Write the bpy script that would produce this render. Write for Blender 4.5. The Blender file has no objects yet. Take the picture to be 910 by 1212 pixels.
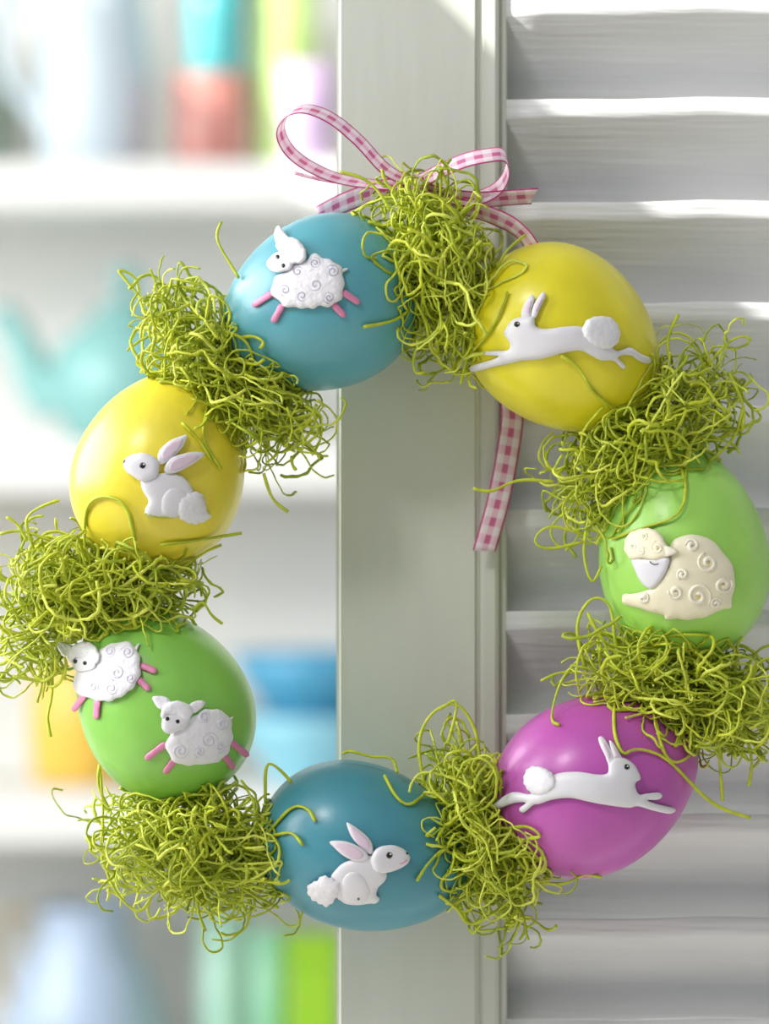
import bpy, bmesh, math, random
import numpy as np
from mathutils import Vector
from mathutils.geometry import delaunay_2d_cdt

# ------------------------------------------------------------------ camera, world, lights
S = 0.000255            # metres per photo pixel in the plane of the wreath (y = 0)
CAMD = 1.0              # camera distance to that plane
DPX = CAMD / S
scene = bpy.context.scene
col = scene.collection

cam_d = bpy.data.cameras.new('camera')
cam_d.sensor_fit = 'VERTICAL'
cam_d.sensor_height = 36.0
cam_d.lens = 36.0 * CAMD / (1212 * S)
cam_d.clip_start = 0.05
cam_d.dof.use_dof = True
cam_d.dof.focus_distance = CAMD - 0.012
cam_d.dof.aperture_fstop = 7.0
cam = bpy.data.objects.new('camera', cam_d)
cam.location = (0, -CAMD, 0)
cam.rotation_euler = (math.pi / 2, 0, 0)
col.objects.link(cam)
scene.camera = cam

world = bpy.data.worlds.new('daylight')
world.use_nodes = True
wbg = world.node_tree.nodes['Background']
wbg.inputs[0].default_value = (0.93, 0.965, 1.0, 1)
wbg.inputs[1].default_value = 0.36
scene.world = world


def aim(o, target):
    o.rotation_euler = (Vector(target) - o.location).to_track_quat('-Z', 'Y').to_euler()


def light(name, kind, loc, target, energy, color=(1, 1, 1), size=(1, 1), angle=0.0):
    d = bpy.data.lights.new(name, kind)
    d.energy = energy
    d.color = color
    if kind == 'AREA':
        d.shape = 'RECTANGLE'
        d.size, d.size_y = size
    else:
        d.angle = angle
    o = bpy.data.objects.new(name, d)
    o.location = loc
    col.objects.link(o)
    aim(o, target)
    return o


# unseen side window assumed from the light, key light added upper left, the sun
light('assumed_side_window_light', 'AREA', (-1.30, 0.25, 0.45), (0, 0.30, 0.0), 42, (0.98, 0.985, 1.0), (1.6, 0.9))
light('added_key_light', 'AREA', (-0.72, -1.0, 1.02), (0, 0, 0), 9.0, (1.0, 0.98, 0.95), (0.25, 0.25))  # small key light added for the shadows on the eggs; no window here
SUN = Vector((0.66, 0.36, -0.66)).normalized()
light('sun', 'SUN', (-1, -0.6, 1.2), Vector((-1, -0.6, 1.2)) + SUN, 8.0, (1.0, 0.97, 0.91), angle=math.radians(0.25))

vs = scene.view_settings
vs.view_transform = 'Standard'
vs.look = 'None'
vs.gamma = 1.0
vs.exposure = 0.0
vs.use_curve_mapping = False
scene.cycles.use_denoising = True
random.seed(7)
rng = np.random.default_rng(11)

# ------------------------------------------------------------------ materials


def srgb(r, g, b):
    f = lambda c: c / 12.92 if c <= 0.04045 else ((c + 0.055) / 1.055) ** 2.4
    return (f(r / 255), f(g / 255), f(b / 255), 1)


def mat(name, rgb, rough=0.5, var=0.0, scale=(40, 40, 40), bump=0.0, bscale=(300, 300, 300), bdist=0.0004,
        trans=0.0, coat=0.0, subsurf=0.0, spec=0.5, detail=4.0, tint=None):
    m = bpy.data.materials.new(name)
    m.use_nodes = True
    nt = m.node_tree
    N, L = nt.nodes, nt.links
    b = N['Principled BSDF']
    base = srgb(*rgb)
    b.inputs['Base Color'].default_value = base
    b.inputs['Roughness'].default_value = rough
    b.inputs['Specular IOR Level'].default_value = spec
    b.inputs['Transmission Weight'].default_value = trans
    b.inputs['Coat Weight'].default_value = coat
    b.inputs['Coat Roughness'].default_value = 0.25
    if subsurf:
        b.inputs['Subsurface Weight'].default_value = subsurf
        b.inputs['Subsurface Radius'].default_value = (1, 1, 1)
        b.inputs['Subsurface Scale'].default_value = 0.0015
    tc = N.new('ShaderNodeTexCoord')
    if var:
        mp = N.new('ShaderNodeMapping')
        mp.inputs['Scale'].default_value = scale
        nz = N.new('ShaderNodeTexNoise')
        nz.inputs['Scale'].default_value = 1.0
        nz.inputs['Detail'].default_value = detail
        mx = N.new('ShaderNodeMix')
        mx.data_type = 'RGBA'
        t = tint if tint else (1 - var, 1 - var, 1 - var)
        mx.inputs['A'].default_value = tuple(min(1, c * k) for c, k in zip(base[:3], t)) + (1,)
        mx.inputs['B'].default_value = tuple(min(1, c * (1 + var * 0.5)) for c in base[:3]) + (1,)
        L.new(tc.outputs['Object'], mp.inputs['Vector'])
        L.new(mp.outputs[0], nz.inputs['Vector'])
        rp = N.new('ShaderNodeMapRange')
        rp.inputs['From Min'].default_value = 0.3
        rp.inputs['From Max'].default_value = 0.7
        L.new(nz.outputs['Fac'], rp.inputs['Value'])
        L.new(rp.outputs[0], mx.inputs['Factor'])
        L.new(mx.outputs['Result'], b.inputs['Base Color'])
    if bump:
        mp2 = N.new('ShaderNodeMapping')
        mp2.inputs['Scale'].default_value = bscale
        n2 = N.new('ShaderNodeTexNoise')
        n2.inputs['Scale'].default_value = 1.0
        n2.inputs['Detail'].default_value = 5.0
        bp = N.new('ShaderNodeBump')
        bp.inputs['Strength'].default_value = bump
        bp.inputs['Distance'].default_value = bdist
        L.new(tc.outputs['Object'], mp2.inputs['Vector'])
        L.new(mp2.outputs[0], n2.inputs['Vector'])
        L.new(n2.outputs['Fac'], bp.inputs['Height'])
        L.new(bp.outputs[0], b.inputs['Normal'])
    return m


M = {}
M['stile'] = mat('painted_wood_stile', (217, 220, 209), 0.42, 0.05, (60, 60, 9), 0.35, (150, 200, 24), 0.0005)
M['slat'] = mat('painted_wood_slat', (225, 226, 227), 0.45, 0.07, (10, 70, 70), 0.9, (24, 260, 420), 0.0008)
M['shelf'] = mat('white_lacquer', (240, 240, 236), 0.4, 0.02, (5, 5, 5))
M['wall'] = mat('plaster', (226, 227, 226), 0.8, 0.03, (4, 4, 4), 0.2, (60, 60, 60), 0.001)
M['floor'] = mat('floor_boards', (156, 153, 147), 0.6, 0.1, (2, 20, 2))
egg_b = dict(rough=0.38, var=0.10, scale=(60, 60, 60), bump=0.35, bscale=(260, 260, 260), bdist=0.0004, coat=0.3)
M['teal'] = mat('teal_egg_paint', (90, 166, 180), **egg_b)
M['teal2'] = mat('deep_teal_egg_paint', (72, 147, 165), **egg_b)
M['yellow'] = mat('yellow_egg_paint', (236, 224, 36), **egg_b)
M['yellow2'] = mat('warm_yellow_egg_paint', (240, 222, 62), **egg_b)
M['green'] = mat('light_green_egg_paint', (166, 224, 98), **egg_b)
M['green2'] = mat('grass_green_egg_paint', (138, 202, 84), **egg_b)
M['magenta'] = mat('magenta_egg_paint', (192, 86, 178), **egg_b)
for gname, grgb in (('grass', (200, 209, 52)), ('grass_pale', (224, 231, 92)), ('grass_olive', (166, 180, 34))):
    M[gname] = mat('lime_raffia_' + gname, grgb, 0.5, 0.22, (160, 160, 160), 0.7, (1500, 1500, 1500), 0.0004,
                   tint=(0.72, 0.76, 0.55), detail=2.0)
M['wax'] = mat('white_wax', (229, 227, 232), 0.4, 0.03, (150, 150, 150), 0.25, (500, 500, 500), 0.0002)
M['fluff'] = mat('white_fluffy_wax', (238, 236, 241), 0.55, 0.03, (150, 150, 150), 0.9, (420, 420, 420), 0.0007)
M['blush'] = mat('blush_wax', (228, 206, 222), 0.45, 0.05, (200, 200, 200))
M['pink'] = mat('pink_wax', (226, 138, 176), 0.4, 0.10, (300, 300, 300))
M['curl'] = mat('lavender_grey_wax', (186, 182, 200), 0.5)
M['softcurl'] = mat('pale_lavender_wax', (220, 216, 228), 0.5)
M['cream'] = mat('cream_wax', (243, 236, 206), 0.45, 0.06, (200, 200, 200), 0.3, (600, 600, 600), 0.0003)
M['creamcurl'] = mat('golden_cream_wax', (250, 244, 224), 0.45, 0.1, (300, 300, 300))
M['gold'] = mat('honey_wax', (226, 204, 132), 0.45)
M['black'] = mat('black_bead', (22, 20, 20), 0.15)
M['brown'] = mat('brown_iris', (84, 70, 52), 0.3)
M['grey'] = mat('grey_paint', (110, 108, 116), 0.5)
M['steel'] = mat('steel', (150, 150, 150), 0.3)
# things on the shelves
M['iceblue'] = mat('ice_blue_glaze', (210, 224, 232), 0.3)
M['sage'] = mat('sage_glaze', (150, 162, 146), 0.4)
M['red'] = mat('coral_glass', (192, 132, 122), 0.3)
M['turq'] = mat('turquoise_glass', (84, 180, 184), 0.3)
M['lime'] = mat('lime_glass', (198, 232, 138), 0.25)
M['lilac'] = mat('lilac_glaze', (192, 170, 202), 0.35)
M['aqua'] = mat('aqua_glaze', (144, 198, 194), 0.25)
M['honey'] = mat('honey_yellow_glaze', (240, 196, 84), 0.35)
M['blue'] = mat('sky_blue_glaze', (86, 168, 206), 0.3)
M['palebl'] = mat('pale_blue_glaze', (150, 212, 230), 0.3)
M['jugblue'] = mat('pale_blue_white_glaze', (186, 206, 230), 0.3)
M['cork'] = mat('tan_handle', (190, 178, 150), 0.5)
M['mint'] = mat('mint_glass', (176, 218, 198), 0.3)
M['jade'] = mat('jade_glass', (156, 214, 182), 0.3)
M['limebox'] = mat('bright_lime_card', (156, 210, 44), 0.5)


def gingham():
    m = bpy.data.materials.new('pink_gingham_ribbon')
    m.use_nodes = True
    nt = m.node_tree
    N, L = nt.nodes, nt.links
    b = N['Principled BSDF']
    b.inputs['Roughness'].default_value = 0.55
    uv = N.new('ShaderNodeUVMap')
    sp = N.new('ShaderNodeSeparateXYZ')
    L.new(uv.outputs[0], sp.inputs[0])

    def mth(op, a, bb=None):
        n = N.new('ShaderNodeMath')
        n.operation = op
        for k, v in ((0, a), (1, bb)):
            if v is None:
                continue
            if isinstance(v, (int, float)):
                n.inputs[k].default_value = v
            else:
                L.new(v, n.inputs[k])
        return n.outputs[0]
    u, v = sp.outputs[0], sp.outputs[1]
    su = mth('GREATER_THAN', mth('FRACT', mth('MULTIPLY', u, 1.25)), 0.5)
    sv = mth('LESS_THAN', mth('ABSOLUTE', mth('SUBTRACT', v, 0.5)), 0.13)
    edge = mth('GREATER_THAN', mth('ABSOLUTE', mth('SUBTRACT', v, 0.5)), 0.43)
    f = mth('ADD', mth('ADD', mth('MULTIPLY', su, 0.20), mth('MULTIPLY', sv, 0.26)), mth('MULTIPLY', mth('MULTIPLY', su, sv), 0.34))
    f = mth('MAXIMUM', f, edge)
    cr = N.new('ShaderNodeValToRGB')
    cr.color_ramp.elements[0].color = srgb(255, 246, 252)
    cr.color_ramp.elements[1].color = srgb(214, 72, 146)
    e = cr.color_ramp.elements.new(0.5)
    e.color = srgb(244, 176, 212)
    L.new(f, cr.inputs[0])
    L.new(cr.outputs[0], b.inputs['Base Color'])
    tr = N.new('ShaderNodeBsdfTranslucent')
    L.new(cr.outputs[0], tr.inputs[0])
    mix = N.new('ShaderNodeMixShader')
    mix.inputs[0].default_value = 0.35
    L.new(b.outputs[0], mix.inputs[1])
    L.new(tr.outputs[0], mix.inputs[2])
    L.new(mix.outputs[0], N['Material Output'].inputs[0])
    return m


M['ribbon'] = gingham()

# ------------------------------------------------------------------ helpers


def W(px, py, y=0.0):
    """photo pixel + depth (metres) -> world point"""
    k = S * (CAMD + y) / CAMD
    return ((px - 455) * k, y, (606 - py) * k)


ORIGIN = {}


def link(o, parent, origin):
    ORIGIN[o.name] = Vector(origin)
    col.objects.link(o)
    if parent is not None:
        o.parent = parent
        o.location = Vector(origin) - ORIGIN[parent.name]
    else:
        o.location = origin
    return o


def tag(o, label=None, cat=None, group=None, kind=None):
    for k, v in (('label', label), ('category', cat), ('group', group), ('kind', kind)):
        if v:
            o[k] = v
    return o


def empty(name, loc, label, cat, group=None):
    o = bpy.data.objects.new(name, None)
    o.empty_display_size = 0.02
    link(o, None, loc)
    return tag(o, label, cat, group)


def mesh_obj(name, verts, faces, material, parent=None, smooth=True, uvs=None):
    v = np.asarray(verts, dtype=float)
    lo, hi = v.min(0), v.max(0)
    org = ((lo[0] + hi[0]) / 2, (lo[1] + hi[1]) / 2, lo[2])
    me = bpy.data.meshes.new(name)
    me.from_pydata((v - np.array(org)).tolist(), [], faces)
    if uvs is not None:
        lay = me.uv_layers.new(name='UVMap')
        for lp in me.loops:
            lay.data[lp.index].uv = uvs[lp.vertex_index]
    me.materials.append(M[material])
    if smooth:
        me.polygons.foreach_set('use_smooth', [True] * len(me.polygons))
    me.update()
    o = bpy.data.objects.new(name, me)
    return link(o, parent, org)


def fix_normals(o):
    bm = bmesh.new()
    bm.from_mesh(o.data)
    bmesh.ops.recalc_face_normals(bm, faces=bm.faces)
    bm.to_mesh(o.data)
    bm.free()
    return o


def box(name, x, y, z, material, parent=None, bevel=0.0, seg=2):
    bm = bmesh.new()
    bmesh.ops.create_cube(bm, size=1)
    for v in bm.verts:
        v.co = Vector(((x[0] + x[1]) / 2 + v.co.x * (x[1] - x[0]), (y[0] + y[1]) / 2 + v.co.y * (y[1] - y[0]),
                       (z[0] + z[1]) / 2 + v.co.z * (z[1] - z[0])))
    if bevel:
        bmesh.ops.bevel(bm, geom=list(bm.edges), offset=bevel, segments=seg, affect='EDGES')
    verts = [v.co[:] for v in bm.verts]
    bm.verts.index_update()
    faces = [[v.index for v in f.verts] for f in bm.faces]
    bm.free()
    return mesh_obj(name, verts, faces, material, parent, smooth=False)


def extrude_x(name, prof, x0, x1, material, parent=None, n=1):
    """profile [(y, z)] swept along x"""
    k = len(prof)
    verts, faces = [], []
    for i in range(n + 1):
        x = x0 + (x1 - x0) * i / n
        verts += [(x, p[0], p[1]) for p in prof]
    for i in range(n):
        for j in range(k):
            a, b = i * k + j, i * k + (j + 1) % k
            faces.append([a, b, b + k, a + k])
    faces.append(list(range(k))[::-1])
    faces.append([n * k + j for j in range(k)])
    return fix_normals(mesh_obj(name, verts, faces, material, parent))


def lathe(name, prof, c, material, parent=None, n=32, sx=1.0):
    """profile [(radius, z)] about the vertical through c"""
    verts, faces = [], []
    for r, z in prof:
        for i in range(n):
            a = 2 * math.pi * i / n
            verts.append((c[0] + r * sx * math.cos(a), c[1] + r * math.sin(a), c[2] + z))
    for j in range(len(prof) - 1):
        for i in range(n):
            a, b = j * n + i, j * n + (i + 1) % n
            faces.append([a, b, b + n, a + n])
    faces.append(list(range(n))[::-1])
    faces.append([(len(prof) - 1) * n + i for i in range(n)])
    return mesh_obj(name, verts, faces, material, parent)


def catmull(pts, n=5, closed=False):
    p = np.asarray(pts, dtype=float)
    if closed:
        q = np.vstack([p[-1], p, p[0], p[1]])
        m = len(p)
    else:
        q = np.vstack([2 * p[0] - p[1], p, 2 * p[-1] - p[-2]])
        m = len(p) - 1
    out = []
    for i in range(m):
        a, b, c, d = q[i], q[i + 1], q[i + 2], q[i + 3]
        for t in np.arange(n) / n:
            out.append(0.5 * (2 * b + (c - a) * t + (2 * a - 5 * b + 4 * c - d) * t * t + (3 * b - a - 3 * c + d) * t ** 3))
    if not closed:
        out.append(p[-1])
    return np.array(out)


def tube(path, radius, sides=5, flat=1.0):
    """verts, faces of a tube along the path (arrays, any unit)"""
    P = np.asarray(path, float)
    n = len(P)
    rad = np.broadcast_to(np.asarray(radius, float), (n,))
    T = np.gradient(P, axis=0)
    T /= np.linalg.norm(T, axis=1)[:, None] + 1e-12
    ref = np.array([0.31, -0.9, 0.3])
    U = ref - (ref @ T[0]) * T[0]
    U /= np.linalg.norm(U) + 1e-12
    verts, faces = [], []
    for i in range(n):
        U = U - (U @ T[i]) * T[i]
        U /= np.linalg.norm(U) + 1e-12
        V = np.cross(T[i], U)
        for k in range(sides):
            a = 2 * math.pi * k / sides
            verts.append(P[i] + rad[i] * (math.cos(a) * U + flat * math.sin(a) * V))
    for i in range(n - 1):
        for k in range(sides):
            a, b = i * sides + k, i * sides + (k + 1) % sides
            faces.append([a, b, b + sides, a + sides])
    faces.append(list(range(sides))[::-1])
    faces.append([(n - 1) * sides + k for k in range(sides)])
    return verts, faces


def tube_obj(name, path, radius, material, parent=None, sides=8, flat=1.0):
    v, f = tube(path, radius, sides, flat)
    return mesh_obj(name, v, f, material, parent)


# ------------------------------------------------------------------ the room
SH = 0.028                                     # front of the shutter
tag(box('wall_back', (-2.6, 1.6), (1.80, 1.90), (-0.90, 1.3), 'wall'), kind='structure')
tag(box('floor', (-2.6, 1.6), (-1.6, 1.80), (-0.94, -0.90), 'floor'), kind='structure')
# unseen slab added to block the sun except on the shutter's upper right
EDGE = Vector(W(612, 88, SH))
kk = (0.95 - EDGE.z) / -SUN.z
edge_x = EDGE.x - SUN.x * kk
tag(box('sun_blocker', (-2.6, edge_x), (-0.62, 1.80), (0.90, 0.95), 'wall'), kind='structure')

# ------------------------------------------------------------------ louvred shutter
sh = empty('louvred_shutter', (0.15, SH + 0.015, -0.90), 'white painted wooden louvred shutter behind the wreath', 'shutter')
xl = W(398, 0, SH)[0]
xg = W(567, 0, SH)[0]
xm = W(601, 0, SH)[0]
xr = 0.33
box('stile', (xl, xg), (SH, SH + 0.032), (-0.90, 0.46), 'stile', sh, 0.0014, 3)
box('stile', (xr, xr + 0.045), (SH, SH + 0.032), (-0.90, 0.46), 'stile', sh, 0.0014, 3)


def bead(x0, x1):
    # stepped bead moulding along the inside of the stile
    w = x1 - x0
    prof = [(x0, SH + 0.03), (x0, SH + 0.004), (x0 + 0.0006, SH + 0.0022), (x0 + w * 0.25, SH + 0.0010), (x0 + w * 0.6, SH + 0.0010),
            (x0 + w * 0.72, SH + 0.0022), (x0 + w * 0.74, SH + 0.0048), (x0 + w * 0.84, SH + 0.0040), (x0 + w * 0.95, SH + 0.0046), (x1, SH + 0.007), (x1, SH + 0.03)]
    verts, faces = [], []
    k = len(prof)
    for z in (-0.36, 0.36):
        verts += [(p[0], p[1], z) for p in prof]
    for j in range(k):
        faces.append([j, (j + 1) % k, (j + 1) % k + k, j + k])
    faces += [list(range(k))[::-1], [k + j for j in range(k)]]
    return fix_normals(mesh_obj('bead_moulding', verts, faces, 'stile', sh, smooth=False))


bead(xg - 0.0010, xm)
box('rail', (xg + 0.0004, xr - 0.0004), (SH + 0.0008, SH + 0.031), (0.361, 0.459), 'stile', sh, 0.001)
box('rail', (xg + 0.0004, xr - 0.0004), (SH + 0.0008, SH + 0.031), (-0.459, -0.361), 'stile', sh, 0.001)
box('rail', (xg + 0.0004, xr - 0.0004), (SH + 0.0008, SH + 0.031), (-0.899, -0.80), 'stile', sh, 0.001)
box('lower_panel', (xg + 0.0004, xr - 0.0004), (SH + 0.010, SH + 0.022), (-0.80, -0.459), 'stile', sh, 0.001)

SLAT_H, SLAT_D, TILT = 0.0056, 0.0257, math.radians(50)


def slat_profile():
    # board with an upright front edge on top, falling away to the back; corners rounded
    dz = -SLAT_D * math.tan(TILT)
    c = [np.array(p) for p in ((0, 0), (0, -SLAT_H), (SLAT_D, dz - SLAT_H), (SLAT_D, dz))]
    out = []
    for k in range(4):
        p, q, r = c[k - 1], c[k], c[(k + 1) % 4]
        a = q + (p - q) / np.linalg.norm(p - q) * 0.0011
        b = q + (r - q) / np.linalg.norm(r - q) * 0.0011
        for t in (0, 0.25, 0.5, 0.75, 1):
            out.append(tuple((1 - t) ** 2 * a + 2 * t * (1 - t) * q + t * t * b))
    return out


prof0 = slat_profile()
slat_y = [115 + 121.3 * k for k in range(-2, 13)]
first = None
for k, py in enumerate(slat_y):
    z = W(0, py, SH + 0.003)[2]
    if z < -0.355 or z > 0.345:
        continue
    if first is None:
        first = extrude_x('louvre_slat', [(p[0] + SH + 0.0035, p[1] + z) for p in prof0], xm - 0.0004, xr + 0.001, 'slat', sh, 24)
        for v in first.data.vertices:      # hand-sanded, slightly wavy board
            x = v.co.x
            v.co.z += 0.00035 * math.sin(x * 61) + 0.0002 * math.sin(x * 143 + 1)
            v.co.y += 0.00025 * math.sin(x * 97 + 2)
        z0 = z
    else:
        o = first.copy()
        col.objects.link(o)
        o.location.z += z - z0
        o.rotation_euler.x = random.uniform(-0.02, 0.02)
        o.location.x += 0.0
hk = tube_obj('hook', [(W(492, 222, SH)[0], SH + 0.003, W(492, 222, SH)[2]), (W(492, 222, SH)[0], SH - 0.010, W(492, 222, SH)[2]),
                       (W(492, 222, SH)[0], SH - 0.012, W(492, 216, SH)[2])], 0.0011, 'steel', sh)

# ------------------------------------------------------------------ the wreath
wreath = empty('easter_wreath', W(455, 1110, 0), 'round wreath of painted eggs and lime grass hanging on white shutter', 'wreath')

# key: (centre px, semi axes, angle of the pointed end from +x counter-clockwise)
EGGS = {
    'teal_top': (378, 362, 120, 102, 205, 'teal', 'teal painted egg carrying a single leaping white lamb'),
    'yellow_top': (668, 404, 124, 104, -40, 'yellow', 'bright yellow painted egg with a running rabbit'),
    'green_right': (808, 653, 129, 100, 97, 'green', 'light green painted egg with a cream curly sheep'),
    'magenta': (707, 925, 127, 103, 30, 'magenta', 'magenta painted egg with a running rabbit'),
    'teal_low': (433, 1004, 128, 98, -16, 'teal2', 'deep teal painted egg with a sitting rabbit'),
    'green_left': (192, 832, 121, 100, 122, 'green2', 'green painted egg carrying two lambs'),
    'yellow_left': (190, 556, 119, 101, 70, 'yellow2', 'yellow painted egg with a sitting rabbit'),
}
KP = 0.12


def egg_frame(key):
    cx, cy, a, b, ang = EGGS[key][:5]
    e = np.array([math.cos(math.radians(ang)), math.sin(math.radians(ang))])
    return cx - 455, 606 - cy, a, b, e


def egg_r(t, b):
    return b * np.sqrt(np.maximum(0, 1 - t * t)) * (1 - KP * t)


FRAMES = {k: egg_frame(k) for k in EGGS}
for key, (cx, cy, a, b, ang, m, lab) in EGGS.items():
    X0, Z0, a, b, e = FRAMES[key]
    verts, faces = [], []
    n, rings = 56, 40
    nrm = np.array([-e[1], e[0]])
    for j in range(1, rings):
        t = -math.cos(math.pi * j / rings)
        r = float(egg_r(t, b))
        for i in range(n):
            w = 2 * math.pi * i / n
            xz = np.array([X0, Z0]) + e * a * t + nrm * r * math.cos(w)
            verts.append((xz[0] * S, r * math.sin(w) * S, xz[1] * S))
    for j in range(rings - 2):
        for i in range(n):
            p, q = j * n + i, j * n + (i + 1) % n
            faces.append([p, q, q + n, p + n])
    s0 = len(verts)
    for t in (-1, 1):
        xz = np.array([X0, Z0]) + e * a * t
        verts.append((xz[0] * S, 0, xz[1] * S))
    for i in range(n):
        faces.append([s0, (i + 1) % n, i])
        faces.append([s0 + 1, (rings - 2) * n + i, (rings - 2) * n + (i + 1) % n])
    o = fix_normals(mesh_obj('egg', verts, faces, m, wreath))
    o['label'] = lab


def front(key, X, Z, lim=0.88):
    """depth (px) of the egg's front surface under (X, Z); runs on along its slope past the rim"""
    X0, Z0, a, b, e = FRAMES[key]
    dx, dz = X - X0, Z - Z0

    def f(u, v):
        r = egg_r(u / a, b)
        return -np.sqrt(np.maximum(r * r - v * v, 0))
    u = dx * e[0] + dz * e[1]
    v = -dx * e[1] + dz * e[0]
    q = np.sqrt((u / a) ** 2 + (v / (b * (1 - KP * np.clip(u / a, -1, 1)))) ** 2)
    s = np.where(q > lim, lim / np.maximum(q, 1e-6), 1.0)
    y0 = f(u * s, v * s)
    y1 = f(u * s * 0.97, v * s * 0.97)
    slope = (y0 - y1) / (0.03 * lim)
    return y0 + slope * np.maximum(q - lim, 0) * 0.75


def on_egg(key, px, py, off=0.0):
    """photo px -> 3D point (px units) lying off px in front of the egg surface"""
    px, py = np.asarray(px, float), np.asarray(py, float)
    y = np.full_like(px, -80.0)
    for _ in range(6):
        k = 1 + y / DPX
        X, Z = (px - 455) * k, (606 - py) * k
        y = front(key, X, Z) - off
    k = 1 + y / DPX
    return np.stack([(px - 455) * k, y, (606 - py) * k], -1)


def in_poly(pts, poly):
    x, y = pts[:, 0], pts[:, 1]
    inside = np.zeros(len(pts), bool)
    j = len(poly) - 1
    for i in range(len(poly)):
        xi, yi = poly[i]
        xj, yj = poly[j]
        c = ((yi > y) != (yj > y)) & (x < (xj - xi) * (y - yi) / (yj - yi + 1e-12) + xi)
        inside ^= c
        j = i
    return inside


def seg_dist(pts, poly):
    a = poly
    b = np.roll(poly, -1, 0)
    d = b - a
    l2 = (d * d).sum(1) + 1e-9
    t = np.clip(((pts[:, None, :] - a) * d).sum(2) / l2, 0, 1)
    q = a + t[..., None] * d
    return np.sqrt(((pts[:, None, :] - q) ** 2).sum(2)).min(1)


def puffy(name, key, poly, material, parent, base=0.0, thick=4.0, dome=2.0, R=9.0, grid=3.2, n=4, wob=0.0):
    """domed wax cut-out lying on the egg; poly in photo px"""
    b = catmull(poly, n, True)
    if wob:
        c = b.mean(0)
        ang = np.arctan2(*(b - c).T)
        b = b + (b - c) / (np.linalg.norm(b - c, axis=1)[:, None] + 1e-6) * (wob * np.sin(ang * 13))[:, None]
    mark_figure(b)
    lo, hi = b.min(0), b.max(0)
    gx, gy = np.meshgrid(np.arange(lo[0], hi[0], grid), np.arange(lo[1], hi[1], grid))
    g = np.stack([gx.ravel(), gy.ravel()], 1)
    g = g[in_poly(g, b)]
    if len(g):
        g = g[seg_dist(g, b) > grid * 0.45]
    rim = b + (b.mean(0) - b) * 0.0
    co = [Vector(p) for p in np.vstack([rim, g])]
    nb = len(b)
    vo, _, fo, _, _, _ = delaunay_2d_cdt(co, [], [list(range(nb))], 1, 1e-4)
    P = np.array([v[:] for v in vo])
    d = seg_dist(P, b)
    h = dome * np.sqrt(np.maximum(0, 1 - (1 - np.minimum(d / R, 1)) ** 2))
    flat = on_egg(key, P[:, 0], P[:, 1], base)
    top = on_egg(key, P[:, 0], P[:, 1], base + thick + h)
    m = len(P)
    verts = np.vstack([top, flat]) * S
    faces = [list(f) for f in fo] + [[i + m for i in reversed(f)] for f in fo]
    cnt = {}
    for f in fo:
        for i in range(len(f)):
            ed = (f[i], f[(i + 1) % len(f)])
            cnt[ed] = cnt.get(ed, 0) + 1
    for (i, j) in cnt:
        if (j, i) not in cnt:
            faces.append([j, i, i + m, j + m])
    return fix_normals(mesh_obj(name, verts, faces, material, parent))


FIG_MASK = np.zeros((1212, 910), bool)


def mark_figure(b):
    x0, y0 = np.maximum(np.floor(b.min(0)).astype(int), 0)
    x1, y1 = np.minimum(np.ceil(b.max(0)).astype(int) + 1, (910, 1212))
    gx, gy = np.meshgrid(np.arange(x0, x1), np.arange(y0, y1))
    ins = in_poly(np.stack([gx.ravel(), gy.ravel()], 1).astype(float), b).reshape(gx.shape)
    FIG_MASK[y0:y1, x0:x1] |= ins


def disc(c, r, n=10, sy=1.0):
    return [(c[0] + r * math.cos(2 * math.pi * k / n), c[1] + r * sy * math.sin(2 * math.pi * k / n)) for k in range(n)]


def limb(p, q, w0, w1):
    p, q = np.array(p, float), np.array(q, float)
    d = (q - p) / np.linalg.norm(q - p)
    nn = np.array([-d[1], d[0]])
    return [p + nn * w0, p + (q - p) * 0.5 + nn * (w0 + w1) / 2, q + nn * w1 * 0.9, q + d * w1 * 0.7, q - nn * w1 * 0.9,
            p + (q - p) * 0.5 - nn * (w0 + w1) / 2, p - nn * w0]


def spiral(key, c, r, material, parent, base, rad=0.9, turns=1.9, hand=1, rot=0.0, name='wool_curl', groove=None):
    t = np.linspace(0, 1, int(14 * turns))
    rr = r * (0.12 + 0.88 * t)
    a = rot + hand * turns * 2 * math.pi * t
    px, py = c[0] + rr * np.cos(a), c[1] + rr * np.sin(a)
    path = on_egg(key, px, py, base)
    v, f = tube(path * S, rad * S * (0.55 + 0.45 * np.sin(np.pi * np.clip(t * 1.1 + 0.1, 0, 1))), 6)
    return mesh_obj(name, v, f, material, parent)


def zoomer(x0, y0, s):
    return lambda pts: [(x0 + p[0] / s, y0 + p[1] / s) for p in pts]


def eye(key, c, r, parent, base, iris=False):
    if iris:
        puffy('eye', key, disc(c, r), 'brown', parent, base, 0.5, 0.7, r, 1.6, 2)
        puffy('pupil', key, disc(c, r * 0.72), 'black', parent, base + 0.9, 0.5, 0.6, r, 1.5, 2)
        puffy('eye_glint', key, disc((c[0] + r * 0.35, c[1] - r * 0.3), r * 0.24, 6), 'fluff', parent, base + 2.0, 0.3, 0.2, 1, 1.0, 2)
    else:
        puffy('eye', key, disc(c, r), 'black', parent, base, 0.6, 0.8, r, 1.4, 2)


# ---- lambs


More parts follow.
